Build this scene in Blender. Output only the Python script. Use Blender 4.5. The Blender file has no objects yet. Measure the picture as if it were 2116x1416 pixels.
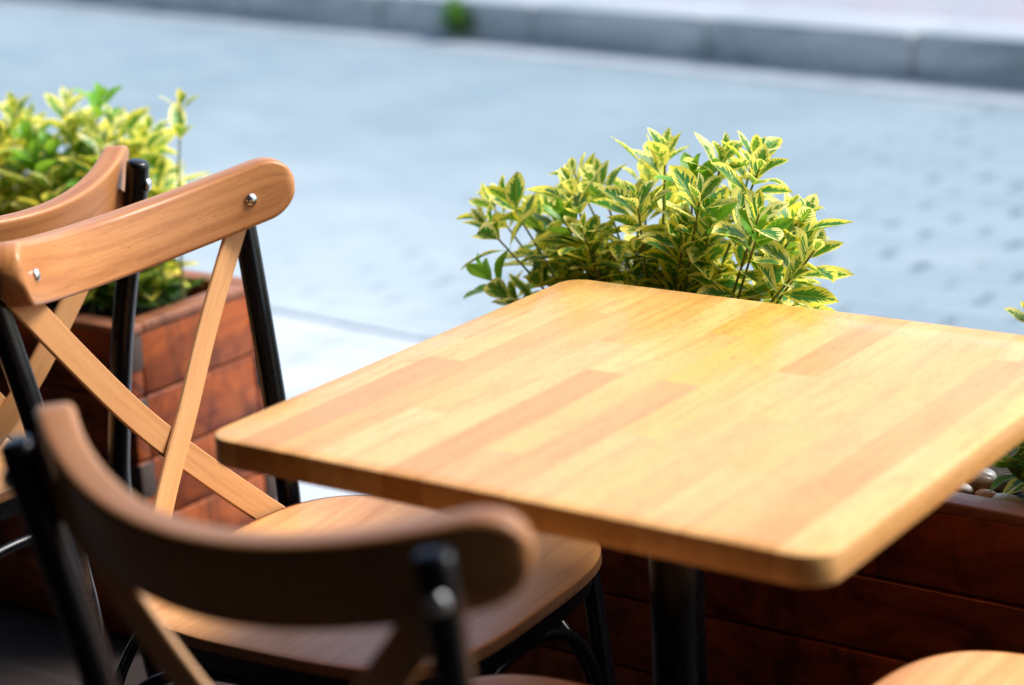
import bpy, bmesh, math, random
from mathutils import Vector, Matrix
from math import sin, cos, pi, radians as R

sc = bpy.context.scene
COL = sc.collection
random.seed(7)

# ------------------------------------------------------------------ helpers
class MB:
    """collects geometry, links it as ONE mesh object"""
    def __init__(s): s.v=[]; s.f=[]; s.uv=[]; s.c=[]
    def add(s, vs, fs, uvs=None, col=None):
        o=len(s.v); s.v+= [tuple(v) for v in vs]
        for i,f in enumerate(fs):
            s.f.append(tuple(o+k for k in f))
            s.uv.append(uvs[i] if uvs else [(0,0)]*len(f))
            s.c.append(col)
    def box(s, x0,x1,y0,y1,z0,z1, b=0.0, rot=None, grain=0):
        bm=bmesh.new(); bmesh.ops.create_cube(bm,size=1)
        for v in bm.verts:
            v.co=Vector((x0+(v.co.x+.5)*(x1-x0), y0+(v.co.y+.5)*(y1-y0), z0+(v.co.z+.5)*(z1-z0)))
        if b>0: bmesh.ops.bevel(bm,geom=bm.edges[:],offset=b,segments=2,affect='EDGES',profile=.5)
        if rot: 
            for v in bm.verts: v.co=rot@v.co
        bm.verts.ensure_lookup_table(); bm.verts.index_update()
        off=(random.random()*9,random.random()*9)
        fs=[];uvs=[]
        for f in bm.faces:
            n=f.normal; fs.append([v.index for v in f.verts]); u=[]
            for v in f.verts:
                c=v.co; g=c[grain]; o=[c[k] for k in range(3) if k!=grain]
                u.append((g+off[0], o[0]+o[1]+off[1]))
            uvs.append(u)
        s.add([v.co for v in bm.verts],fs,uvs); bm.free()
    def tube(s, pts, rad, n=14, caps=True):
        pts=[Vector(p) for p in pts]; m=len(pts)
        if not hasattr(rad,'__len__'): rad=[rad]*m
        vs=[];ref=None;L=0
        lens=[]
        for i,p in enumerate(pts):
            t=(pts[min(i+1,m-1)]-pts[max(i-1,0)]).normalized()
            if ref is None:
                ref=t.orthogonal().normalized()
            ref=(ref-t*ref.dot(t)).normalized(); b=t.cross(ref)
            if i: L+=(p-pts[i-1]).length
            lens.append(L)
            for k in range(n):
                a=2*pi*k/n; vs.append(p+(ref*cos(a)+b*sin(a))*rad[i])
        fs=[];uv=[]
        for i in range(m-1):
            for k in range(n):
                k2=(k+1)%n
                fs.append((i*n+k,i*n+k2,(i+1)*n+k2,(i+1)*n+k))
                uv.append([(lens[i],k*.01),(lens[i],(k+1)*.01),(lens[i+1],(k+1)*.01),(lens[i+1],k*.01)])
        if caps:
            fs.append(tuple(range(n-1,-1,-1))); uv.append([(0,0)]*n)
            fs.append(tuple((m-1)*n+k for k in range(n))); uv.append([(0,0)]*n)
        s.add(vs,fs,uv)
    def lathe(s, prof, c=(0,0,0), axis=None, n=20):
        """prof: (r,h) list around local z, optionally mapped by a matrix"""
        vs=[];fs=[]
        for r,h in prof:
            for k in range(n):
                a=2*pi*k/n; vs.append(Vector((r*cos(a),r*sin(a),h)))
        for i in range(len(prof)-1):
            for k in range(n):
                k2=(k+1)%n; fs.append((i*n+k,i*n+k2,(i+1)*n+k2,(i+1)*n+k))
        fs.append(tuple(range(n-1,-1,-1))); fs.append(tuple((len(prof)-1)*n+k for k in range(n)))
        M=Matrix.Translation(Vector(c))
        if axis is not None: M=M@Vector(axis).to_track_quat('Z','Y').to_matrix().to_4x4()
        s.add([M@v for v in vs],fs)
    def build(s, name, mat, parent=None, smooth=True, sharp=35):
        me=bpy.data.meshes.new(name); me.from_pydata(s.v,[],s.f); me.update()
        ul=me.uv_layers.new(name='UVMap'); i=0
        for u in s.uv:
            for q in u: ul.data[i].uv=q; i+=1
        if any(c is not None for c in s.c):
            at=me.color_attributes.new('tone','FLOAT_COLOR','CORNER'); i=0
            for f,c in zip(s.f,s.c):
                for _ in f: at.data[i].color=c if c else (0,0,0,1); i+=1
        me.materials.append(mat)
        if smooth:
            for p in me.polygons: p.use_smooth=True
            if sharp: me.set_sharp_from_angle(angle=R(sharp))
        o=bpy.data.objects.new(name,me); COL.objects.link(o)
        if parent: o.parent=parent
        return o

def tag(o,label=None,cat=None,group=None,kind=None):
    if label: o['label']=label
    if cat: o['category']=cat
    if group: o['group']=group
    if kind: o['kind']=kind
    return o
def empty(name,loc=(0,0,0),rz=0):
    o=bpy.data.objects.new(name,None); COL.objects.link(o); o.location=loc; o.rotation_euler=(0,0,rz)
    o.empty_display_size=.1; return o
def copy_tree(o,parent=None):
    c=o.copy(); COL.objects.link(c); c.parent=parent
    for ch in [x for x in bpy.data.objects if x.parent==o]: copy_tree(ch,c)
    return c

# ------------------------------------------------------------------ materials
class NT:
    def __init__(s,name):
        s.m=bpy.data.materials.new(name); s.m.use_nodes=True; s.t=s.m.node_tree
        s.t.nodes.clear(); s.out=s.n('ShaderNodeOutputMaterial')
    def n(s,typ,ins=None,**kw):
        d=s.t.nodes.new(typ)
        for k,v in kw.items(): setattr(d,k,v)
        if ins:
            for k,v in ins.items():
                if isinstance(v,bpy.types.NodeSocket): s.t.links.new(v,d.inputs[k])
                else: d.inputs[k].default_value=v
        return d
    def math(s,op,a,b=None,clamp=False):
        d=s.n('ShaderNodeMath',operation=op); d.use_clamp=clamp
        for i,v in enumerate((a,b)):
            if v is None: continue
            if isinstance(v,bpy.types.NodeSocket): s.t.links.new(v,d.inputs[i])
            else: d.inputs[i].default_value=v
        return d.outputs[0]
    def mapr(s,v,a,b,c=0,d=1):
        return s.n('ShaderNodeMapRange',{0:v,1:a,2:b,3:c,4:d}).outputs[0]
    def mix(s,fac,a,b,typ='MIX'):
        d=s.n('ShaderNodeMix',data_type='RGBA',blend_type=typ)
        for k,v in ((0,fac),(6,a),(7,b)):
            if isinstance(v,bpy.types.NodeSocket): s.t.links.new(v,d.inputs[k])
            else: d.inputs[k].default_value=v
        return d.outputs[2]
    def noise(s,vec,scale,detail=3,rough=.55,dist=0):
        return s.n('ShaderNodeTexNoise',{'Vector':vec,'Scale':scale,'Detail':detail,'Roughness':rough,'Distortion':dist}).outputs[0]
    def map(s,vec,sc=(1,1,1),loc=(0,0,0),rot=(0,0,0)):
        return s.n('ShaderNodeMapping',{'Vector':vec,'Scale':sc,'Location':loc,'Rotation':rot}).outputs[0]
    def bump(s,h,st,dist):
        return s.n('ShaderNodeBump',{'Height':h,'Strength':st,'Distance':dist}).outputs[0]
    def pbr(s,**kw):
        d=s.n('ShaderNodeBsdfPrincipled')
        for k,v in kw.items():
            k=k.replace('_',' ')
            if isinstance(v,bpy.types.NodeSocket): s.t.links.new(v,d.inputs[k])
            else: d.inputs[k].default_value=v
        return d
    def fin(s,d): s.t.links.new(d.outputs[0],s.out.inputs[0]); return s.m
def c4(r,g,b): return (r,g,b,1)

def wood_uv(name,ca,cb,cc,rough=.35,coat=.3,flecks=.5,along=4,across=70,bump=.05):
    k=NT(name)
    uv=k.n('ShaderNodeTexCoord').outputs['UV']
    rnd=k.n('ShaderNodeObjectInfo').outputs['Random']
    off=k.n('ShaderNodeCombineXYZ',{0:k.math('MULTIPLY',rnd,17.),1:k.math('MULTIPLY',rnd,5.),2:rnd}).outputs[0]
    p=k.n('ShaderNodeVectorMath',{0:uv,1:off},operation='ADD').outputs[0]
    g=k.noise(k.map(p,(along,across,1)),1,5,.6,.4)
    big=k.noise(k.map(p,(2.5,9,1)),1,3,.5,.6)
    fl=k.noise(k.map(p,(90,700,1)),1,2,.5)
    col=k.mix(k.mapr(big,.3,.7),ca,cb)
    col=k.mix(k.mapr(g,.45,.75,0,.75),col,cc)
    col=k.mix(k.mapr(fl,.60,.72,0,flecks),col,cc)
    rg=k.mapr(g,.2,.8,rough-.05,rough+.1)
    return k.fin(k.pbr(Base_Color=col,Roughness=rg,Specular_IOR_Level=.3,Coat_Weight=coat*.45,Coat_Roughness=.15,Normal=k.bump(g,bump,.002)))

beech=wood_uv('beech_varnish',c4(.55,.250,.088),c4(.46,.185,.058),c4(.27,.088,.024),rough=.38,coat=.25)
beech_strap=wood_uv('beech_strap',c4(.68,.37,.16),c4(.60,.29,.11),c4(.46,.20,.07),rough=.45,coat=.15)
beech_seat=wood_uv('beech_seat',c4(.82,.43,.17),c4(.72,.34,.12),c4(.50,.19,.06),rough=.36,coat=.2,along=3,across=45)
# exposed plywood edge of the seat
k=NT('plywood_edge'); z=k.n('ShaderNodeSeparateXYZ',{0:k.n('ShaderNodeTexCoord').outputs['Object']}).outputs[2]
ply=k.math('SINE',k.math('MULTIPLY',z,2*pi/.0042))
nn=k.noise(k.n('ShaderNodeTexCoord').outputs['Object'],90,3)
cc=k.mix(k.mapr(ply,-.3,.5),c4(.36,.16,.06),c4(.20,.08,.03)); cc=k.mix(k.mapr(nn,.62,.7,0,.8),cc,c4(.05,.02,.01))
plyedge=k.fin(k.pbr(Base_Color=cc,Roughness=.5,Coat_Weight=.2))

# table top : butcher block, tone per stave comes from a mesh attribute
k=NT('table_staves')
at=k.n('ShaderNodeAttribute',attribute_name='tone')
sp=k.n('ShaderNodeSeparateColor',{0:at.outputs['Color']})
tone,seed,orange=sp.outputs[0],sp.outputs[1],sp.outputs[2]
oc=k.n('ShaderNodeTexCoord').outputs['Object']
offv=k.n('ShaderNodeCombineXYZ',{0:k.math('MULTIPLY',seed,31.),1:k.math('MULTIPLY',seed,77.),2:k.math('MULTIPLY',seed,13.)}).outputs[0]
p=k.n('ShaderNodeVectorMath',{0:oc,1:offv},operation='ADD').outputs[0]
g=k.noise(k.map(p,(60,4,60)),1,5,.6,.5)
cath=k.noise(k.map(p,(16,1.6,16)),1,2,.5,1.6)
rings=k.mapr(k.math('SINE',k.math('MULTIPLY',cath,34.)),.2,1)
fl=k.noise(k.map(p,(640,70,640)),1,2,.5)
cloud=k.noise(k.map(p,(11,5,11)),1,4,.6,1.)
col=k.mix(tone,c4(.86,.515,.195),c4(.53,.225,.064))
col=k.mix(k.math('MULTIPLY',orange,.8),col,c4(.84,.44,.05))
col=k.mix(k.mapr(k.noise(k.map(oc,(900,900,900)),1,1,.5),.80,.83,0,.8),col,c4(.10,.05,.03))
col=k.mix(k.mapr(cloud,.35,.7,0,.30),col,c4(.62,.29,.075))
col=k.mix(k.math('MULTIPLY',rings,k.mapr(cloud,.4,.62,0,.22)),col,c4(.44,.17,.045))
col=k.mix(k.mapr(g,.48,.75,0,.5),col,c4(.44,.17,.04))
col=k.mix(k.mapr(fl,.58,.66,0,.6),col,c4(.40,.16,.045))
ox=k.n('ShaderNodeSeparateXYZ',{0:oc}).outputs[0]; sx_=k.math('DIVIDE',k.math('ADD',ox,.3575),.715/15); fr=k.math('FRACT',sx_)
gl=k.mapr(k.math('MINIMUM',fr,k.math('SUBTRACT',1.,fr)),.004,.016,.30,0)
col=k.mix(gl,col,c4(.38,.15,.04))
smu=k.noise(k.map(oc,(3,3,3)),1,4,.6,.8)
top_mat=k.fin(k.pbr(Base_Color=col,Roughness=k.mapr(smu,.3,.7,.24,.36),Specular_IOR_Level=.42,Coat_Weight=.08,Coat_Roughness=.15,Normal=k.bump(g,.05,.0015)))

k=NT('black_paint'); n1=k.noise(k.n('ShaderNodeTexCoord').outputs['Object'],60,3)
black=k.fin(k.pbr(Base_Color=c4(.003,.0035,.005),Roughness=k.mapr(n1,.3,.7,.24,.34),Specular_IOR_Level=.35,Coat_Weight=.1,Coat_Roughness=.12))
k=NT('black_cast'); n1=k.noise(k.n('ShaderNodeTexCoord').outputs['Object'],160,3)
black_matt=k.fin(k.pbr(Base_Color=c4(.010,.010,.011),Roughness=.45,Normal=k.bump(n1,.25,.001)))
k=NT('zinc_bolt'); n1=k.noise(k.n('ShaderNodeTexCoord').outputs['Object'],200,3)
zinc=k.fin(k.pbr(Base_Color=c4(.62,.64,.66),Metallic=1.,Roughness=k.mapr(n1,.3,.7,.2,.38)))

def planter_mat(name,ca,cb,cc):
    k=NT(name); uv=k.n('ShaderNodeTexCoord').outputs['UV']
    g=k.noise(k.map(uv,(5,60,1)),1,5,.65,.6); m=k.noise(k.map(uv,(7,13,1)),1,5,.62,1.2)
    m2=k.noise(k.map(uv,(22,9,1)),1,4,.6,.5)
    col=k.mix(k.mapr(m,.33,.66),ca,cb); col=k.mix(k.mapr(m2,.5,.72,0,.7),col,cc)
    col=k.mix(k.mapr(g,.52,.8,0,.55),col,cc)
    return k.fin(k.pbr(Base_Color=col,Roughness=k.mapr(m2,.3,.7,.36,.55),Specular_IOR_Level=.3,Normal=k.bump(g,.25,.003)))
mahog=planter_mat('mahogany_stain',c4(.120,.018,.006),c4(.40,.090,.012),c4(.028,.006,.005))
mahog_rim=planter_mat('rim_stain',c4(.24,.085,.042),c4(.30,.12,.06),c4(.10,.032,.02))
k=NT('end_grain'); uv=k.n('ShaderNodeTexCoord').outputs['Object']
n1=k.noise(uv,120,3); endg=k.fin(k.pbr(Base_Color=k.mix(n1,c4(.035,.022,.018),c4(.075,.045,.035)),Roughness=.8))
k=NT('potting_soil'); uv=k.n('ShaderNodeTexCoord').outputs['Object']; n1=k.noise(uv,70,5,.7)
soil=k.fin(k.pbr(Base_Color=k.mix(n1,c4(.018,.012,.009),c4(.07,.05,.035)),Roughness=.95,Normal=k.bump(n1,1.,.02)))

def stone(name,a,b):
    k=NT(name); uv=k.n('ShaderNodeTexCoord').outputs['Object']; n1=k.noise(uv,45,4,.6,.5)
    return k.fin(k.pbr(Base_Color=k.mix(k.mapr(n1,.35,.65),a,b),Roughness=.45,Coat_Weight=.2))
stones=[stone('pebble_white',c4(.78,.76,.72),c4(.6,.58,.55)),stone('pebble_brown',c4(.16,.10,.06),c4(.27,.18,.11)),
        stone('pebble_grey',c4(.16,.15,.15),c4(.26,.25,.25)),stone('pebble_orange',c4(.55,.23,.08),c4(.62,.33,.16))]

def leaf_mat(name,green,green2,edge,edge2,margin):
    k=NT(name)
    at=k.n('ShaderNodeAttribute',attribute_name='tone'); sp=k.n('ShaderNodeSeparateColor',{0:at.outputs['Color']})
    seed,yel,crm=sp.outputs[0],sp.outputs[1],sp.outputs[2]
    uv=k.n('ShaderNodeTexCoord').outputs['UV']; s=k.n('ShaderNodeSeparateXYZ',{0:uv}); u,v=s.outputs[0],s.outputs[1]
    d=k.math('ABSOLUTE',u)                       # 0 midrib .. 1 margin
    sv=k.n('ShaderNodeCombineXYZ',{0:u,1:v,2:k.math('MULTIPLY',seed,50.)}).outputs[0]
    # green blotch follows side veins: noise stretched along the vein direction
    q=k.n('ShaderNodeCombineXYZ',{0:k.math('MULTIPLY',d,1.2),1:k.math('SUBTRACT',k.math('MULTIPLY',v,9.),k.math('MULTIPLY',d,2.5)),2:k.math('MULTIPLY',seed,50.)}).outputs[0]
    n1=k.noise(q,1.6,2.5,.65)
    tipd=k.math('MULTIPLY',k.math('POWER',k.math('ABSOLUTE',k.math('SUBTRACT',v,.45)),2.),2.2)
    lim=k.math('ADD',k.math('ADD',d,tipd),k.math('MULTIPLY',k.math('SUBTRACT',n1,.5),2.3))
    mask=k.mapr(k.math('ADD',lim,k.math('MULTIPLY',yel,.55)),margin,margin+.05)
    gcol=k.mix(k.noise(sv,3,2),green,green2)
    vein=k.mapr(d,.0,.07,1,0)
    gcol=k.mix(k.math('MULTIPLY',vein,.45),gcol,edge2)
    ecol=k.mix(k.noise(sv,1.5,2),edge,edge2)
    ecol=k.mix(crm,ecol,c4(.95,.95,.62))
    col=k.mix(mask,gcol,ecol)
    bp=k.bump(k.math('ADD',k.mapr(d,0,.25,0,1),k.math('MULTIPLY',n1,.4)),.35,.002)
    b=k.pbr(Base_Color=col,Roughness=.36,Normal=bp,Specular_IOR_Level=.32)
    tr=k.n('ShaderNodeBsdfTranslucent',{'Color':k.mix(.18,col,c4(.95,.92,.03)),'Normal':bp})
    mx=k.n('ShaderNodeMixShader',{0:.42,1:b.outputs[0],2:tr.outputs[0]})
    return k.fin(mx)
leafm=leaf_mat('variegated_leaf',c4(.006,.13,.050),c4(.04,.33,.015),c4(.97,.92,.20),c4(.97,.80,.02),.64)
leafn=leaf_mat('fresh_leaf',c4(.10,.36,.03),c4(.17,.48,.04),c4(.32,.60,.05),c4(.36,.62,.06),1.1)
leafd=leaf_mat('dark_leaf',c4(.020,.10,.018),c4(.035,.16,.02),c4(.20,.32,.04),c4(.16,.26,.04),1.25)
k=NT('stem_bark'); n1=k.noise(k.n('ShaderNodeTexCoord').outputs['Object'],60,3)
stem_mat=k.fin(k.pbr(Base_Color=k.mix(k.mapr(n1,.35,.65),c4(.14,.22,.04),c4(.16,.12,.04)),Roughness=.6))

# --- setting materials
k=NT('street_pavers'); oc=k.n('ShaderNodeTexCoord').outputs['Object']
w1=k.n('ShaderNodeTexNoise',{'Vector':oc,'Scale':9.,'Detail':1.}).outputs['Color']
wv=k.n('ShaderNodeVectorMath',{0:k.n('ShaderNodeVectorMath',{0:w1,1:(.5,.5,.5)},operation='SUBTRACT').outputs[0],1:(.035,.035,0)},operation='MULTIPLY').outputs[0]
p=k.n('ShaderNodeVectorMath',{0:oc,1:wv},operation='ADD').outputs[0]
sx=k.n('ShaderNodeSeparateXYZ',{0:p}); px,py=sx.outputs[0],sx.outputs[1]
rowf=k.math('DIVIDE',py,.107); row=k.math('FLOOR',rowf); fy=k.math('SUBTRACT',rowf,row)
fxr=k.math('ADD',k.math('DIVIDE',px,.27),k.math('MULTIPLY',row,.5)); cell=k.math('FLOOR',fxr); fx=k.math('SUBTRACT',fxr,cell)
dx=k.math('MULTIPLY',k.math('MINIMUM',fx,k.math('SUBTRACT',1.,fx)),.27); dy=k.math('MULTIPLY',k.math('MINIMUM',fy,k.math('SUBTRACT',1.,fy)),.107)
n1=k.noise(oc,2.2,4,.6); n2=k.noise(oc,45,3,.6); n3=k.noise(oc,5.,3,.6)
jw=k.mapr(n3,.40,.66,.002,.020)
jx=k.n('ShaderNodeMapRange',{0:dx,1:jw,2:k.math('ADD',jw,.008),3:1.,4:0.}).outputs[0]
jy=k.mapr(dy,.002,.007,1.,0.)
wn=k.n('ShaderNodeTexWhiteNoise',{0:k.n('ShaderNodeCombineXYZ',{0:cell,1:row,2:0.}).outputs[0]},noise_dimensions='3D').outputs[0]
br=k.mix(wn,c4(.195,.262,.292),c4(.255,.322,.348))
jt=k.math('MAXIMUM',k.math('MULTIPLY',jx,k.math('MULTIPLY',k.mapr(n3,.40,.62,.10,1.),k.mapr(px,-2.6,-.8,.10,1.))),k.math('MULTIPLY',jy,k.mapr(px,-2.4,-.6,.10,.42)))
col=br
col=k.mix(k.mapr(n1,.3,.7,0,.35),col,c4(.165,.228,.258)); col=k.mix(k.mapr(n2,.45,.8,0,.25),col,c4(.30,.345,.375))
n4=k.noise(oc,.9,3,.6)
painted_glow=k.math('MULTIPLY',k.mapr(py,2.2,4.6,1.,0.),k.mapr(k.math('ADD',px,k.math('MULTIPLY',n4,.8)),-1.4,-.1,1.,0.))  # brighter light towards the near kerb, painted into the street colour
col=k.mix(k.math('MULTIPLY',painted_glow,.8),col,c4(.46,.52,.545)); col=k.mix(k.mapr(n4,.38,.66,0,.45),col,c4(.13,.20,.235))
col=k.mix(jt,col,c4(.075,.12,.15))
h=k.math('ADD',k.math('MULTIPLY',k.math('MAXIMUM',jx,jy),-1.),k.math('MULTIPLY',n1,.4))
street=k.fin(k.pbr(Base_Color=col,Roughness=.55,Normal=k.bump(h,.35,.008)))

k=NT('pale_concrete'); oc=k.n('ShaderNodeTexCoord').outputs['Object']; n1=k.noise(oc,1.6,5,.6); n2=k.noise(oc,30,4,.6)
br=k.n('ShaderNodeTexBrick',{'Vector':k.map(oc,rot=(0,0,R(-4.5))),'Color1':c4(.40,.45,.49),'Color2':c4(.36,.41,.45),'Mortar':c4(.20,.24,.28),'Scale':1.,'Mortar Size':.006,'Brick Width':.4,'Row Height':.4,'Mortar Smooth':.3}); br.offset=0.
col=k.mix(k.mapr(n1,.38,.62,0,.8),br.outputs[0],c4(.56,.61,.64))
sidewalk_m=k.fin(k.pbr(Base_Color=col,Roughness=.6,Normal=k.bump(n2,.3,.004)))

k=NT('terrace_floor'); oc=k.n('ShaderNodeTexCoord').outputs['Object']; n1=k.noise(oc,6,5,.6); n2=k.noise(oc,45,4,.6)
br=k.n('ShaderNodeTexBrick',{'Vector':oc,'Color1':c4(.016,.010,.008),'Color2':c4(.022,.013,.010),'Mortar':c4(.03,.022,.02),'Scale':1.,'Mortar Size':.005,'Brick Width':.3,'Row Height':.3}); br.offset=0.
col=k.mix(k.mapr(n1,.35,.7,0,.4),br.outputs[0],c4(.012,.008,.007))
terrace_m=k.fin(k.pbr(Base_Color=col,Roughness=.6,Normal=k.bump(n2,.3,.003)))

k=NT('kerb_stone'); oc=k.n('ShaderNodeTexCoord').outputs['Object']; n1=k.noise(k.map(oc,(1.1,3,7)),1,5,.7,.8); n2=k.noise(oc,22,4,.6)
nz=k.n('ShaderNodeNewGeometry').outputs['Normal']; up=k.n('ShaderNodeSeparateXYZ',{0:nz}).outputs[2]
side=k.mix(k.mapr(n1,.36,.62),c4(.21,.25,.25),c4(.58,.58,.54))
topc=k.mix(k.mapr(n2,.3,.7),c4(.27,.31,.35),c4(.34,.375,.41))
kerb_m=k.fin(k.pbr(Base_Color=k.mix(k.mapr(up,.3,.8),side,topc),Roughness=.7,Normal=k.bump(n2,.4,.006)))
k=NT('pink_pavers'); oc=k.n('ShaderNodeTexCoord').outputs['Object']; n1=k.noise(oc,3,4,.6)
br=k.n('ShaderNodeTexBrick',{'Vector':k.map(oc,rot=(0,0,R(-8))),'Color1':c4(.24,.265,.30),'Color2':c4(.29,.30,.33),'Mortar':c4(.16,.18,.20),'Scale':1.,'Mortar Size':.008,'Brick Width':.4,'Row Height':.4})
pinkp=k.fin(k.pbr(Base_Color=k.mix(k.mapr(n1,.4,.6,0,.5),br.outputs[0],c4(.31,.25,.28)),Roughness=.65))
def plain(name,c,r=.7):
    k=NT(name); oc=k.n('ShaderNodeTexCoord').outputs['Object']; n1=k.noise(oc,7,5,.6)
    return k.fin(k.pbr(Base_Color=k.mix(k.mapr(n1,.3,.7),c,tuple([x*.7 for x in c[:3]])+(1,)),Roughness=r))
strip_m=plain('gutter_strip',c4(.36,.41,.45)); joint_m=plain('dark_joint',c4(.12,.17,.20)); ground_m=plain('earth',c4(.30,.32,.33))
wall_m=plain('facade_render',c4(.02,.017,.015)); awn_m=plain('awning_cloth',c4(.025,.018,.016),.9); glass_dark=plain('doorway_dark',c4(.02,.02,.022),.4)

# ------------------------------------------------------------------ the setting
def sheet(name,pts,z,mat):
    m=MB(); m.add([(x,y,z) for x,y in pts],[tuple(range(len(pts)))])
    return tag(m.build(name,mat,smooth=False),kind='structure')
def kl(x,off=0): # far kerb line
    return 5.70+off-.152*(x)
def nl(x,off=0): # near kerb line
    return 2.25+off-.09*x
sheet('ground',[(-300,-300),(300,-300),(300,300),(-300,300)],-.012,ground_m)
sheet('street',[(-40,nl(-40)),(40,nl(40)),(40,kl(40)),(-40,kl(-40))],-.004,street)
sheet('sidewalk',[(-40,1.25),(9,1.25),(9,nl(9,-.03)),(-40,nl(-40,-.03))],0,sidewalk_m)
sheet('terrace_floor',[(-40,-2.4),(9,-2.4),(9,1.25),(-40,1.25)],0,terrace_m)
sheet('kerb_joint',[(-40,nl(-40,-.03)),(9,nl(9,-.03)),(9,nl(9)),(-40,nl(-40))],-.002,joint_m)
sheet('gutter',[(-40,kl(-40,-.26)),(40,kl(40,-.26)),(40,kl(40,-.01)),(-40,kl(-40,-.01))],0,strip_m)
# far kerb in stone blocks
m=MB(); ang=math.atan(-.152); ro=Matrix.Translation(Vector((0,kl(0),0)))@Matrix.Rotation(ang,4,'Z')
s=-22.03; random.seed(3)
while s<14:
    L=1.0; dz=random.uniform(-.004,.004)
    m.box(s+.008,s+L-.008,random.uniform(-.006,.006),.34,-.05,.18+dz,.014,ro); s+=L
m.box(-22,14,.02,.33,-.05,.165,0,ro)
tag(m.build('kerb',kerb_m),kind='structure')
m=MB(); m.add([ro@Vector(q) for q in ((-22,.34,.176),(14,.34,.176),(14,14,.176),(-22,14,.176))],[(0,1,2,3)])
tag(m.build('pavement',pinkp,smooth=False),kind='structure')

# cafe front and its awning, behind and above the camera
fac=empty('cafe_building',(0,-2.4,0)); tag(fac,'dark rendered cafe front behind the terrace tables','building')
m=MB(); xs=[-9,-6.2,-3.2,-2.4,.6,1.4,4.4,9]; V=[];F=[]
for yy in (0,-.3):
    for zz in (0,2.5,4.2): V+= [(x,yy,zz) for x in xs]
def q(y,i,j): return y*24+j*8+i
for y in (0,1):
    for i in range(7):
        for j in (0,1):
            if j==0 and i%2==1: continue
            f=(q(y,i,j),q(y,i+1,j),q(y,i+1,j+1),q(y,i,j+1)); F.append(f if y else f[::-1])
for i in (0,7):
    for j in (0,1): F.append((q(0,i,j),q(1,i,j),q(1,i,j+1),q(0,i,j+1)))
for i in range(1,7): F.append((q(0,i,0),q(1,i,0),q(1,i,1),q(0,i,1)))
for i in (1,3,5): F.append((q(0,i,1),q(1,i,1),q(1,i+1,1),q(0,i+1,1)))
for i in range(7): F.append((q(0,i,2),q(1,i,2),q(1,i+1,2),q(0,i+1,2)))
m.add(V,F)
m.build('wall',wall_m,fac)
for x0,x1 in ((-6.2,-3.2),(-2.4,.6),(1.4,4.4)):
    m=MB(); m.box(x0,x1,-.2,-.15,0,2.5); m.build('doorway',glass_dark,fac)
m=MB(); AWY=2.84
m.add([(-9,0,3.05),(9,0,3.05),(9,AWY,2.5),(-9,AWY,2.5),(-9,0,3.07),(9,0,3.07),(9,AWY,2.52),(-9,AWY,2.52),(-9,AWY,2.28),(9,AWY,2.28),(9,AWY+.01,2.28),(-9,AWY+.01,2.28),(9,AWY+.01,2.52),(-9,AWY+.01,2.52)],
      [(0,3,2,1),(4,5,6,7),(8,9,2,3),(13,12,10,11),(0,4,7,3),(1,2,6,5),(8,11,10,9),(7,6,12,13)])
m.build('awning',awn_m,fac,smooth=False)
for xw in (-3.6,5.2):  # unseen walls added at both ends to block light from the sides
    m=MB(); m.box(xw-.1,xw+.1,.001,2.75,0,2.6 if False else 2.52); m.build('added_shade_wall',wall_m,fac,smooth=False)

# ------------------------------------------------------------------ chair
LEAN=.20
def arc(y): return -.367+1.4*y*y        # backrest plan curve (local x as function of y)
def sag(y): return .837+.60*y*y        # the rail dips in the middle
def make_backrest(parent):
    m=MB(); HL=.262; H=.0375; T=.0165; rc=.036
    ns=72; prof=[]
    npf=28
    for k in range(npf):   # rounded-rectangle section, unit: (t, z) with corner
        pass
    def section(h,t,r):
        r=min(r,h*.95,t*.95); pts=[]
        for cx,cz,a0 in ((t-r,h-r,0),(-(t-r),h-r,90),(-(t-r),-(h-r),180),(t-r,-(h-r),270)):
            for j in range(7):
                a=R(a0+15*j); pts.append((cx+r*cos(a),cz+r*sin(a)))
        return pts
    # arc length parametrisation
    ys=[];
    for i in range(ns+1):
        u=-1+2*i/ns; u=math.copysign(1-(1-abs(u))**1.5 if abs(u)>0 else 0,u) if False else u
        ys.append(HL*math.sin(u*pi/2)*.55+HL*u*.45)
    vs=[];rows=[]; L=0; prev=None; Ls=[]
    for y in ys:
        d=HL-abs(y)           # distance to the end
        h=H if d>=rc else (H-rc)+math.sqrt(max(0,rc*rc-(rc-d)**2))
        h=max(h,.006)
        t=T if d>.008 else T-.008+math.sqrt(max(0,.008**2-(.008-d)**2))
        x=arc(y); dx=(arc(y+.001)-arc(y-.001))/.002
        tan=Vector((dx,1,0)).normalized(); nrm=Vector((tan.y,-tan.x,0))
        if prev is not None: L+=(Vector((x,y))-prev).length
        prev=Vector((x,y)); Ls.append(L)
        sec=section(h,t,.0068); rows.append(len(sec))
        for (a,z) in sec:
            vs.append(Vector((x,y,sag(y)+z))+nrm*a+Vector((-LEAN*z,0,0)))
    n=rows[0]; fs=[];uv=[]
    per=[0]
    sec=section(H,T,.0068)
    for j in range(n): a=sec[j];b=sec[(j+1)%n]; per.append(per[-1]+math.hypot(a[0]-b[0],a[1]-b[1]))
    for i in range(ns):
        for j in range(n):
            j2=(j+1)%n
            fs.append((i*n+j,(i+1)*n+j,(i+1)*n+j2,i*n+j2)); uv.append([(Ls[i],per[j]),(Ls[i+1],per[j]),(Ls[i+1],per[j+1]),(Ls[i],per[j+1])])
    fs.append(tuple(range(n))); uv.append([(0,0)]*n); fs.append(tuple(ns*n+j for j in range(n-1,-1,-1))); uv.append([(0,0)]*n)
    m.add(vs,fs,uv); return m.build('backrest',beech,parent,sharp=60)

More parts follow.
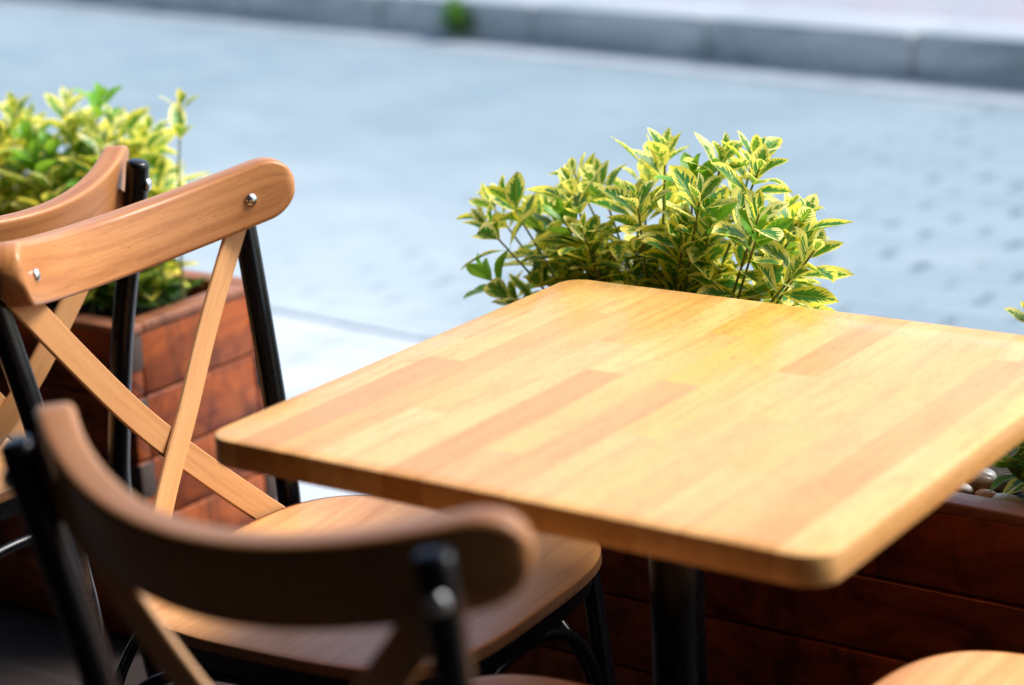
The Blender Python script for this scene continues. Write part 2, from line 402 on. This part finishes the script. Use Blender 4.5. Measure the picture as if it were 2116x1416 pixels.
def seat_outline(inset=0,n=96):
    """rounded outline: round at the back, tighter corners at the front"""
    pts=[]
    for i in range(n):
        a=2*pi*i/n; c,s_=cos(a),sin(a)
        e=2/4.6 if c>0 else 2/3.1
        x=math.copysign(abs(c)**e,c); y=math.copysign(abs(s_)**(2/3.6),s_)
        pts.append((x*(.242-inset),y*(.238-inset)*(1-.03*max(0,x))))
    return pts
def make_seat(parent):
    m=MB(); ed=MB(); n=96; top=.470; th=.017
    rings=[]
    vs=[(0,0,top-.006)]; 
    def z(x,y): 
        r=(x/.24)**2*.5+(y/.235)**2*.7
        return top-.006*max(0,1-r)-.0
    for fr in (.2,.4,.6,.75,.88,.96,.985,1.0):
        for (x,y) in seat_outline():
            vs.append((x*fr,y*fr,z(x*fr,y*fr)-(.0005 if fr==.985 else .0022 if fr==1 else 0)))
    fs=[];uv=[]
    for j in range(n): fs.append((0,1+j,1+(j+1)%n))
    for r in range(7):
        for j in range(n):
            j2=(j+1)%n; fs.append((1+r*n+j,1+(r+1)*n+j,1+(r+1)*n+j2,1+r*n+j2))
    uv=[[(vs[i][1],vs[i][0]) for i in f] for f in fs]
    m.add(vs,fs,uv); so=m.build('seat',beech_seat,parent,sharp=50)
    vs=[];fs=[]
    o=seat_outline(); zs=(top-.0022,top-.009,top-th+.002,top-th)
    for q,zz in enumerate(zs):
        for (x,y) in o:
            f=1 if q<3 else .992
            vs.append((x*f,y*f,zz))
    for r in range(3):
        for j in range(n):
            j2=(j+1)%n; fs.append((r*n+j,(r+1)*n+j,(r+1)*n+j2,r*n+j2))
    fs.append(tuple(3*n+j for j in range(n-1,-1,-1)))
    ed.add(vs,fs); ed.build('seat_edge',plyedge,so,sharp=50)
    return so

def post_pts(s):
    # from foot to top, leaning back
    return [(-.335,s*.205,0),(-.300,s*.203,.14),(-.276,s*.200,.30),(-.272,s*.199,.42),(-.278,s*.203,.50),(-.300,s*.212,.66),(-.330,s*.227,.82),(-.343,s*.230,.888)]
def smooth_path(P,n=6):
    P=[Vector(p) for p in P]; out=[]
    for i in range(len(P)-1):
        p0=P[max(i-1,0)];p1=P[i];p2=P[i+1];p3=P[min(i+2,len(P)-1)]
        for j in range(n):
            t=j/n; out.append(.5*((2*p1)+(p2-p0)*t+(2*p0-5*p1+4*p2-p3)*t*t+(3*p1-p0-3*p2+p3)*t**3))
    out.append(P[-1]); return out
def post_x(z):
    pts=smooth_path(post_pts(1)); 
    return min(pts,key=lambda p:abs(p.z-z)).x
def strap(parent,s,front):
    """flat bent band from behind the backrest (side s) down to the other side of the seat back"""
    m=MB(); N=28; w=.0185; t=.0032; rows=[]; vs=[]
    P=[]
    for i in range(N+1):
        u=i/N
        y=s*(.2180-.366*u)
        zz=.850-.4146*u-.0155*math.sin(u*pi)
        x=-.319+.087*u-.019*math.sin(u*pi)+(.0045 if front else -.0045)*math.exp(-((u-.5)/.16)**2)
        P.append(Vector((x,y,zz)))
    L=0;Ls=[]
    for i,p in enumerate(P):
        tg=(P[min(i+1,N)]-P[max(i-1,0)]).normalized()
        nn=Vector((1,0,0)); nn=(nn-tg*nn.dot(tg)).normalized(); bb=tg.cross(nn).normalized()
        if i: L+=(p-P[i-1]).length
        Ls.append(L)
        for (a,b) in ((w,t*.5),(w-.0015,t),(-w+.0015,t),(-w,t*.5),(-w,-t*.5),(-w+.0015,-t),(w-.0015,-t),(w,-t*.5)):
            vs.append(p+bb*a+nn*b)
    fs=[];uv=[]; n=8; vv=[.037,.035,.002,0,0,.002,.035,.037]
    for i in range(N):
        for j in range(n):
            j2=(j+1)%n; fs.append((i*n+j,i*n+j2,(i+1)*n+j2,(i+1)*n+j)); uv.append([(Ls[i],vv[j]),(Ls[i],vv[j2]),(Ls[i+1],vv[j2]),(Ls[i+1],vv[j])])
    fs.append(tuple(range(n-1,-1,-1)));uv.append([(0,0)]*n);fs.append(tuple(N*n+j for j in range(n)));uv.append([(0,0)]*n)
    m.add(vs,fs,uv); return m.build('cross_strap',beech_strap,parent,sharp=40)

def bolt(parent,c,ax,name='bolt',r=.0085):
    m=MB(); m.lathe([(r,0),(r,.0012),(r*.92,.0028),(r*.7,.0046),(r*.4,.0057),(.0005,.0061)],c,ax,18)
    return m.build(name,zinc,parent,sharp=80)

def make_chair():
    root=empty('bistro_chair')
    make_backrest(root); make_seat(root)
    # metal hoop under the seat
    m=MB(); n=96; vs=[];fs=[]
    for (ins,zz) in ((.012,.4525),(.012,.424),(.016,.4225),(.020,.424),(.020,.4525)):
        for (x,y) in seat_outline(ins): vs.append((x,y,zz))
    for r in range(4):
        for j in range(n):
            j2=(j+1)%n; fs.append((r*n+j,(r+1)*n+j,(r+1)*n+j2,r*n+j2))
    m.add(vs,fs); m.build('seat_frame',black,root)
    for s in (-1,1):
        m=MB(); P=smooth_path(post_pts(s)); 
        P=P+[P[-1]+(P[-1]-P[-2]).normalized()*.003]; rad=[.0155]*(len(P)-2)+[.0150,.0115]
        m.tube(P,rad,18); lg=m.build('back_post',black,root,sharp=50)
        g=MB(); g.lathe([(.018,0),(.018,.014),(.016,.018)],(-.335,s*.205,0)); g.build('rubber_foot',black_matt,lg)
    for s in (-1,1):
        m=MB(); m.tube(smooth_path([(.232,s*.212,0),(.212,s*.200,.2),(.196,s*.190,.40),(.192,s*.188,.448)]),.0125,16); lg=m.build('front_leg',black,root,sharp=50)
        g=MB(); g.lathe([(.015,0),(.015,.014),(.0135,.018)],(.232,s*.212,0)); g.build('rubber_foot',black_matt,lg)
    # arched braces between the legs, one per side
    corners=[((-.276,-.200),(.203,-.195)),((.203,-.195),(.203,.195)),((.203,.195),(-.276,.200)),((-.276,.200),(-.276,-.200))]
    for (a,b) in corners:
        m=MB(); P=[]
        for i in range(25):
            u=i/24; e=2*u-1; xx=a[0]+(b[0]-a[0])*u; yy=a[1]+(b[1]-a[1])*u
            P.append((xx,yy,.20+.205*math.sqrt(max(0,1-abs(e)**2.6))))
        m.tube(P,.0075,12); m.build('arched_brace',black,root)
    strap(root,1,True); strap(root,-1,False)
    for s in (-1,1):
        y=s*.208; x=arc(y); dx=(arc(y+.001)-arc(y-.001))/.002; nrm=Vector((1,-dx,0)).normalized()
        bolt(root,(x+nrm.x*.0165,y+nrm.y*.0165,.860),nrm)
        nx,ny=-nrm.x,-nrm.y
        bolt(root,(-.3370+nx*.0150,s*.2290+ny*.0150,.857),(nx,ny,-.15),r=.0095)
    for (x,y) in ((.18,.221),(.18,-.221)):
        bolt(root,(x-.02,math.copysign(.2265,y),.438),(0,math.copysign(1,y),0),'screw',.005)
    return root
chair=make_chair()
G='beech and black metal bistro chairs round the tables'
A=chair; A.location=(-.055,.316,0); A.rotation_euler.z=R(4)
tag(A,'beech cross-back chair tucked under the left table edge, two bolts in its backrest','chair',G)
B=copy_tree(chair); B.location=(.421,-.056,0); B.rotation_euler.z=R(90-4)
tag(B,'nearest blurred chair seen from behind, dark curved backrest, in front of the table','chair',G)
Cc=copy_tree(chair); Cc.location=(-.922,.284,0); Cc.rotation_euler.z=R(180)
tag(Cc,'chair behind the cross-back one, facing left, backrest end curling up before the shrubs','chair',G)
D=copy_tree(chair); D.location=(.838,.243,0); D.rotation_euler.z=R(180)
tag(D,'chair of which only a rounded pale seat corner shows at bottom right','chair',G)

# ------------------------------------------------------------------ table
TX,TY,TZ,TT=.715,.6864,.75,.031
tb=empty('cafe_table',(TX/2,TY/2,0)); tag(tb,'square cafe table with a glued beech stave top and rounded corners on a black pole','table')
def slab():
    bm=bmesh.new(); rc=.034; seg=10; be=[(.0,-.0045),(.0012,-.0016),(.0045,0)]   # (inset, dz)
    def outline(ins):
        pts=[];r=rc-ins
        for cx,cy,a0 in ((TX-rc,TY-rc,0),(rc,TY-rc,90),(rc,rc,180),(TX-rc,rc,270)):
            for j in range(seg+1):
                a=R(a0+90*j/seg); pts.append((cx+r*cos(a),cy+r*sin(a)))
        return pts
    levels=[(.004,-TT),(.001,-TT+.0013),(0,-TT+.004)]+[(i,z) for i,z in be]
    rings=[[bm.verts.new((x-TX/2,y-TY/2,TZ+z)) for x,y in outline(i)] for i,z in levels]
    n=len(rings[0])
    for a,b in zip(rings[:-1],rings[1:]):
        for j in range(n): bm.faces.new((a[j],a[(j+1)%n],b[(j+1)%n],b[j]))
    bm.faces.new(list(reversed(rings[0]))); bm.faces.new(rings[-1])
    bmesh.ops.recalc_face_normals(bm,faces=bm.faces[:])
    W=TX/15
    for i in range(1,15):
        bmesh.ops.bisect_plane(bm,geom=bm.verts[:]+bm.edges[:]+bm.faces[:],plane_co=(i*W-TX/2,0,0),plane_no=(1,0,0))
    # staves: row -> list of (end y, tone, orange)
    rows=[[(.40,.15,.1),(.8,.38,.35)],[(.328,.78,.05),(.8,.22,.3)],[(.560,.60,.3),(.8,.05,.3)],[(.172,.02,0),(.8,.35,.3)],
          [(.02,.3,0),(.46,.18,.15),(.8,.42,.5)],[(.365,.80,.15),(.8,.0,.3)],[(.10,.4,0),(.545,.30,.35),(.8,.45,.9)],
          [(.365,.62,.1),(.8,.28,.8)],[(.20,.25,.1),(.62,.2,.5),(.8,.35,.6)],[(.445,.25,.25),(.8,1.0,.6)],[(.30,.42,.2),(.8,.22,.45)],
          [(.16,.2,.1),(.62,.32,.4),(.8,.5,.4)],[(.42,.38,.2),(.8,.4,.45)],[(.586,.68,.3),(.8,.05,.1)],[(.3,.12,.1),(.8,.25,.3)]]
    ys=sorted({e for r in rows for (e,_,_) in r if e<.7})
    for yy in ys:
        bmesh.ops.bisect_plane(bm,geom=bm.verts[:]+bm.edges[:]+bm.faces[:],plane_co=(0,yy-TY/2,0),plane_no=(0,1,0))
    me=bpy.data.meshes.new('tabletop'); 
    lay=bm.loops.layers.float_color.new('tone')
    for f in bm.faces:
        c=f.calc_center_median(); i=min(14,max(0,int((c.x+TX/2)/W))); y=c.y+TY/2
        for j,(e,t,o) in enumerate(rows[i]):
            if y<e: break
        rr=random.Random(i*17+j*5+1); sd=rr.random()
        for l in f.loops: l[lay]=(min(1,max(0,t+rr.uniform(-.03,.03))) if False else t,sd,o,1)
        f.smooth=True
    bm.to_mesh(me); bm.free(); me.set_sharp_from_angle(angle=R(40))
    me.materials.append(top_mat); o=bpy.data.objects.new('tabletop',me); COL.objects.link(o); o.parent=tb
slab()
m=MB(); m.lathe([(.030,.03),(.030,.700)],n=36); m.build('pole',black,tb,sharp=60)
for a in (45,135):
    m=MB(); m.box(-.24,.24,-.02,.02,.700,.7185,.003,Matrix.Rotation(R(a),4,'Z')) if a==45 else m.box(-.24,.24,-.02,.02,.7025,.7170,.003,Matrix.Rotation(R(a),4,'Z'))
    m.build('support_bar',black_matt,tb)
m=MB(); m.lathe([(.055,.690),(.055,.6985),(.05,.699)],n=30); m.build('collar',black_matt,tb)
for a in (45,135,225,315):
    m=MB(); ro=Matrix.Rotation(R(a),4,'Z'); m.tube([ro@Vector(q) for q in ((0.02,0,.045),(.15,0,.035),(.30,0,.022))],[.03,.022,.017],12); m.build('foot',black_matt,tb)
m=MB(); m.lathe([(.075,.012),(.07,.05),(.04,.062)],n=28); m.build('base',black_matt,tb)

# ------------------------------------------------------------------ planters
def planter(name,x0,x1,y0,y1,h,label,corner=True):
    root=empty(name,((x0+x1)/2,(y0+y1)/2,0)); tag(root,label,'planter','red-brown plank planters along the terrace')
    cx,cy=(x0+x1)/2,(y0+y1)/2; a0,a1,b0,b1=x0-cx,x1-cx,y0-cy,y1-cy; T=.030
    np_=5; ph=(h-.012)/np_
    for i in range(np_):
        z0=i*ph+.012; z1=z0+ph-.004
        for bx in ((a0+.0015,a1-.0015,b0,b0+T,0),(a0+.0015,a1-.0015,b1-T,b1,0),(a1-T,a1,b0+T+.001,b1-T-.001,1),(a0,a0+T,b0+T+.001,b1-T-.001,1)):
            m=MB(); m.box(bx[0],bx[1],bx[2],bx[3],z0,z1,.0025,None,bx[4]); m.build('plank',mahog,root,sharp=50)
        zz=z0+ph*.42
        for ya,yb in ((b0-.0012,b0+T),(b1-T,b1+.0012)):
            for xa,xb in ((a1-T+.002,a1+.0022),(a0-.0022,a0+T-.002)):
                e=MB(); e.box(xa,xb,ya,yb,zz,z1-.002,.001); e.build('joint_block',endg,root,sharp=50)
    w=.036; zz=h-.002
    for bx in ((a0-.003,a1+.003,b0-.003,b0+w,0),(a0-.003,a1+.003,b1-w,b1+.003,0),(a1-w,a1+.003,b0+w+.0008,b1-w-.0008,1),(a0-.003,a0+w,b0+w+.0008,b1-w-.0008,1)):
        r=MB(); r.box(bx[0],bx[1],bx[2],bx[3],zz-.001,h+.012,.003,None,bx[4]); r.build('rim_board',mahog_rim,root,sharp=50)
    # soil, slightly humped
    m=MB(); nx=max(8,int((x1-x0)/.025)); ny=14; vs=[];fs=[]; rr=random.Random(5)
    for i in range(nx+1):
        for j in range(ny+1):
            vs.append((a0+T*.8+(a1-a0-T*1.6)*i/nx,b0+T*.8+(b1-b0-T*1.6)*j/ny,h-.020+rr.uniform(-.005,.005)))
    for i in range(nx):
        for j in range(ny):
            a=i*(ny+1)+j; fs.append((a,a+ny+1,a+ny+2,a+1))
    m.add(vs,fs); m.build('soil',soil,root)
    return root
P1=(-1.85,-.890,.752,1.068,.540); P2=(-.215,1.25,.692,1.015,.520)
planter('wooden_planter',*P1,'red-brown plank planter box at left, seen through the chair back, its dark joint blocks showing')
planter('wooden_planter',*P2,'plank planter box in deep shade behind the table, rim showing at the right edge')

# pebbles on the soil
def pebble(c,sx,sy,sz,rz,mi,label):
    rr=random.Random(int(c[0]*9999)); bm=bmesh.new(); bmesh.ops.create_icosphere(bm,subdivisions=3,radius=1)
    ph=[rr.uniform(0,6) for _ in range(3)]
    for v in bm.verts:
        k=1+.10*sin(v.co.x*2.3+ph[0])+.08*sin(v.co.y*2.9+ph[1])
        v.co=Vector((v.co.x*sx*k,v.co.y*sy*k,v.co.z*sz*k))
    me=bpy.data.meshes.new('pebble'); bm.to_mesh(me); bm.free()
    for p in me.polygons: p.use_smooth=True
    me.materials.append(stones[mi]); o=bpy.data.objects.new('pebble',me); COL.objects.link(o)
    o.location=c; o.rotation_euler=(0,0,rz); tag(o,label,'pebble','pebbles on the planter soil'); return o
zt=.502
specs=[((.493,.787),.016,.011,.009,.2,0,'small white pebble at the left tip of the visible soil'),
 ((.511,.806),.024,.016,.013,.3,1,'round brown pebble just right of the small white one'),
 ((.531,.779),.018,.010,.008,-.2,3,'orange pebble lying against the rim of the right planter'),
 ((.556,.772),.026,.011,.009,-.25,0,'long bright white pebble on the rim side, right of the orange one'),
 ((.543,.822),.022,.017,.013,.9,2,'grey pebble under the low leaves of the right planter'),
 ((.497,.832),.021,.015,.012,.3,2,'dark grey pebble behind the brown one in the right planter'),
 ((.590,.800),.022,.016,.012,.1,1,'brown pebble at the right edge under the leaves')]
for (c,a,b,d,rz,mi,lb) in specs: pebble((c[0],c[1],zt+d*.75+.002),a,b,d,rz,mi,lb)
pebble((-1.135,.800,.522),.013,.012,.010,.3,0,'small white pebble in the left planter under the near backrest')

# ------------------------------------------------------------------ plants
def add_leaf(m,base,direc,up,L,Wd,fold,curl,rr,yel,tint=0):
    """one leaf: elliptic blade folded on its midrib, recurved along its length"""
    t=direc.normalized(); side=t.cross(up)
    if side.length<1e-3: side=t.orthogonal()
    side.normalize(); nrm=side.cross(t).normalized()
    nl,nw=7,4; vs=[];uvs=[]
    p=base+t*(L*.06); ang=0
    seed=rr.random(); wob=rr.uniform(0,6)
    grid=[]
    for i in range(nl+1):
        v=i/nl; a=curl*(v-.15)
        d=t*cos(a)-nrm*sin(a); nn=nrm*cos(a)+t*sin(a)
        if i: p=p+d*(L/nl)
        w=Wd*.5*(math.sin(pi*v**1.12)**.72 if 0<v<1 else 0)
        if i==nl: w=0.0004
        if i==0: w=.0012
        row=[]
        for j in range(nw+1):
            u=-1+2*j/nw
            q=p+side*(u*w*cos(fold))+nn*(abs(u)*w*sin(fold)+.0012*sin(v*9+wob)*abs(u))
            row.append(len(vs)); vs.append(q); uvs.append((u,v))
        grid.append(row)
    fs=[];fu=[]
    for i in range(nl):
        for j in range(nw):
            f=(grid[i][j],grid[i][j+1],grid[i+1][j+1],grid[i+1][j]); fs.append(f); fu.append([uvs[k] for k in f])
    m.add(vs,fs,fu,(seed,yel,tint,1))

def sprig(ml,mn,md,ms,base,tip,rr,top=4,lower=5,size=1.0,lean=.25,freshp=.1,yel=0.):
    base=Vector(base);tip=Vector(tip); d=tip-base; Lh=d.length
    mid=base+d*.55+Vector((-d.x*.22,-d.y*.22,d.length*.02))+Vector((rr.uniform(-.01,.01),rr.uniform(-.01,.01),0))
    P=smooth_path([base,base+(mid-base)*.55,mid,tip],6)
    ms.tube(P,[.0032-.0020*i/len(P) for i in range(len(P))],7)
    n=len(P); azi=rr.uniform(0,pi)
    fresh=rr.random()<freshp
    # tip rosette then pairs down the stem
    pairs=[]
    for i in range(top): pairs.append((Lh-.004-i*.011*size,i))
    for i in range(lower): pairs.append((Lh-.004-top*.011*size-(i+1)*rr.uniform(.018,.028)*size,top+i))
    for (s,i) in pairs:
        if s<.03: continue
        fi=s/Lh*(n-1); a=int(fi); f=fi-a; a2=min(a+1,n-1); q=P[a].lerp(P[a2],f); tg=(P[a2]-P[max(a-1,0)]).normalized()
        azi+=pi/2+rr.uniform(-.35,.35)
        opn=[.35,.75,1.0,1.15][i] if i<4 else rr.uniform(1.0,1.45)
        ort=tg.orthogonal().normalized(); o2=tg.cross(ort)
        for h in (0,pi):
            if i>top and rr.random()<.12: continue
            az=azi+h+rr.uniform(-.25,.25); rad=ort*cos(az)+o2*sin(az)
            op=opn+rr.uniform(-.15,.15)
            dr=tg*cos(op)+rad*sin(op)+Vector((0,0,.12))
            L=(.030 if i==0 else .044 if i==1 else rr.uniform(.052,.072))*size; Wd=L*rr.uniform(.42,.56)
            mm=mn if (fresh and i<3) else ml
            add_leaf(mm,q,dr,tg if op>.5 else (tg*.3-rad),L,Wd,rr.uniform(.15,.5),rr.uniform(-.1,.75),rr,max(0,yel+rr.uniform(-.9,.6)),max(0,min(1,(.45 if i<2 else .1 if i<4 else .0)+rr.uniform(-.5,.3))) if mm is ml else 0)
def shrub(label,base_c,tips,rnd,size=1.,lowvar=True,spread=.35,top=4,lower=5,fresh=.1,yel=0.,low=None,group='variegated shrubs in the planters',z0=.49,loc=None):
    rr=random.Random(rnd); root=empty('variegated_shrub',loc or base_c); tag(root,label,'shrub',group)
    off=Vector(loc or base_c)
    ml,mn,md,ms=MB(),MB(),MB(),MB()
    for t in tips:
        b=Vector((base_c[0]+(t[0]-base_c[0])*spread+rr.uniform(-.02,.02),base_c[1]+(t[1]-base_c[1])*spread+rr.uniform(-.02,.02),z0))-off
        sprig(ml,mn,md,ms,b,Vector(t)-off,rr,top,lower,size,freshp=fresh,yel=yel)
    if low:
        for (x,y,z) in low:
            b=Vector((x,y,z))-off
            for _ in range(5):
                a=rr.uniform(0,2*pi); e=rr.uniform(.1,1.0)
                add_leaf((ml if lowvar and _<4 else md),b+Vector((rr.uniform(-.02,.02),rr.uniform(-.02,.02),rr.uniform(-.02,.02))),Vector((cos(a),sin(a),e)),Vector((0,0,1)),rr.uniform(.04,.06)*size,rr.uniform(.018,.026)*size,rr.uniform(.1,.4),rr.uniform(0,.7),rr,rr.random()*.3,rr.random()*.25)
    ms.build('stems',stem_mat,root)
    if ml.v: ml.build('leaves',leafm,root,sharp=0)
    if mn.v: mn.build('young_leaves',leafn,root,sharp=0)
    if md.v: md.build('lower_leaves',leafd,root,sharp=0)
    return root
tips=[(-0.249,0.86,0.80),(-0.19,0.82,0.824),(-0.2,0.78,0.791),(-0.22,0.8,0.716),(-0.183,0.82,0.677),(-0.2,0.9,0.775),(-0.196,0.95,0.786),(-0.068,0.8,0.851),(-0.078,0.88,0.844),(0.048,0.76,0.847),(-0.013,0.92,0.874),(0.043,0.86,0.897),(-0.068,0.98,0.825),(0.095,0.84,0.872),(0.123,0.88,0.892),(0.149,0.76,0.862),(0.152,0.8,0.828),(0.161,0.9,0.891),(0.219,0.82,0.892),(0.102,0.94,0.833),(0.244,0.76,0.845),(0.241,0.74,0.819),(0.177,0.96,0.802),(0.275,0.84,0.831),(0.299,0.82,0.794),(0.275,0.8,0.759),(0.267,0.84,0.723),(-0.037,0.76,0.794),(0.116,0.74,0.795),(-0.182,0.9,0.728),(-0.09,0.92,0.718)]
tips=[(x-.018*max(0,min(1,(x-.1)/.15)),max(y,.778),z-.012) for x,y,z in tips]
_r=random.Random(90)
for _ in range(16):
    x=_r.uniform(-.16,.20); tips.append((x,_r.uniform(.79,.96),.72+.11*_r.random()))
rr=random.Random(11)
low=[(rr.uniform(-.15,.22),rr.uniform(.75,.86),rr.uniform(.66,.76)) for _ in range(14)]+[(rr.uniform(-.14,.24),rr.uniform(.76,.95),rr.uniform(.56,.70)) for _ in range(26)]
shrub('bushy yellow-edged green shrub standing up behind the far edge of the table',(.04,.85,.49),tips,21,1.03,True,.42,4,8,.06,.05,low)
shrub('yellow-green shrub cut by the right picture edge, leaves over the rim',(.68,.86,.49),
      [(.585,.78,.742),(.63,.84,.79),(.60,.75,.64),(.572,.785,.588),(.560,.79,.566),(.556,.772,.556),(.585,.765,.60),(.63,.74,.58),(.66,.78,.68),(.70,.9,.82),(.74,.8,.78),(.59,.84,.66),(.64,.76,.72),(.605,.765,.545),(.58,.80,.56)],5,1.0,True,.45,4,5,.35,.1,
      [(.60,.79,.55),(.63,.77,.56),(.58,.84,.57),(.66,.8,.6),(.568,.80,.560),(.575,.785,.580),(.585,.79,.605),(.560,.815,.545),(.592,.80,.63)])
shrub('small shoot whose pale green tip just clears the far table edge',(.38,.82,.49),[(.376,.80,.688),(.40,.85,.64)],9,.7,True,.6,3,4,1.0,0)
# left planter
rr=random.Random(4)
t1=[(-1.071,.95,.885),(-1.346,.95,.845),(-1.152,.95,.870),(-1.02,.93,.850),(-.985,.95,.815),(-.93,.93,.775),(-.905,.95,.735),(-1.25,.92,.86)]
for i in range(64): 
    x=rr.uniform(-1.72,-.97); t1.append((x,rr.uniform(.80,1.02),.835-.10*rr.random()-.25*max(0,x+1.04)))
l1=[(rr.uniform(-1.5,-.93),rr.uniform(.80,1.0),rr.uniform(.54,.62)) for _ in range(46)]
t1=[(x-.03,y,z-.020) for x,y,z in t1]
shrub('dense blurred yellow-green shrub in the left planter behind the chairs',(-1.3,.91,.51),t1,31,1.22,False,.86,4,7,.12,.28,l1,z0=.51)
shrub('thin upright sprig with a bare stem standing at the right end of the left planter',(-.955,.93,.51),[(-.918,.95,.868)],77,1.0,True,.2,2,1,0,.1,z0=.51)
# weed growing from the far kerb foot
w=empty('weed_tuft',(-4.42,6.33,0)); tag(w,'small round green weed tuft growing at the foot of the far kerb','weed')
m=MB(); rr=random.Random(2)
for _ in range(420):
    a=rr.uniform(0,2*pi); e=math.acos(rr.uniform(0,1)); d=Vector((cos(a)*sin(e),sin(a)*sin(e),cos(e)))
    rr_=rr.uniform(.3,1); b=Vector((d.x*.085*rr_,d.y*.06*rr_,.035+d.z*.15*rr_))
    add_leaf(m,b,d+Vector((rr.uniform(-.5,.5),rr.uniform(-.5,.5),.2)),Vector((0,0,1)),.03,.014,.2,.4,rr,0)
m.build('leaves',leaf_mat('weed_leaf',c4(.03,.20,.04),c4(.05,.28,.06),c4(.06,.30,.05),c4(.05,.28,.05),1.6),w,sharp=0)
m=MB()
for a in range(7): m.tube([(0,0,-.01),(.02*cos(a),.02*sin(a),.05),(.05*cos(a),.05*sin(a),.11)],.003,6)
m.build('stems',stem_mat,w)

# ------------------------------------------------------------------ camera, light
cd=bpy.data.cameras.new('camera'); cam=bpy.data.objects.new('camera',cd); COL.objects.link(cam); sc.camera=cam
Mr=Matrix(((0.8164883610004265,-0.12299218447409357,0.5641096337673446),(0.5749577880729714,0.2622775332542331,-0.7750058306131064),(-0.05263362314218266,0.9571224676645957,0.2848618675894713)))
cam.matrix_world=Matrix.Translation(Vector((1.49298737,-1.49758104,1.45194725)))@Mr.to_4x4()
cd.sensor_width=36; cd.lens=75.18; cd.clip_start=.05; cd.clip_end=1000
cd.dof.use_dof=True; cd.dof.focus_distance=2.64; cd.dof.aperture_fstop=2.45

SUN_EL,SUN_AZ=R(51),R(40)     # azimuth measured from +Y towards +X
wd=bpy.data.worlds.new('World'); sc.world=wd; wd.use_nodes=True; nt=wd.node_tree
bg=nt.nodes['Background']; sky=nt.nodes.new('ShaderNodeTexSky'); sky.sky_type='NISHITA'; sky.sun_disc=False
sky.sun_elevation=SUN_EL; sky.sun_rotation=SUN_AZ; sky.air_density=1.; sky.dust_density=2.0; sky.ozone_density=1.
nt.links.new(sky.outputs[0],bg.inputs[0]); bg.inputs[1].default_value=.125
sl=bpy.data.lights.new('sun','SUN'); sl.energy=2.2; sl.angle=R(26); sl.color=(1,.95,.88); so=bpy.data.objects.new('sun',sl); COL.objects.link(so)
dirv=Vector((sin(SUN_AZ)*cos(SUN_EL),cos(SUN_AZ)*cos(SUN_EL),sin(SUN_EL)))
so.rotation_euler=dirv.to_track_quat('Z','Y').to_euler(); so.location=dirv*20
vs=sc.view_settings; vs.view_transform='Standard'; vs.look='None'; vs.exposure=1.27; vs.gamma=1.0
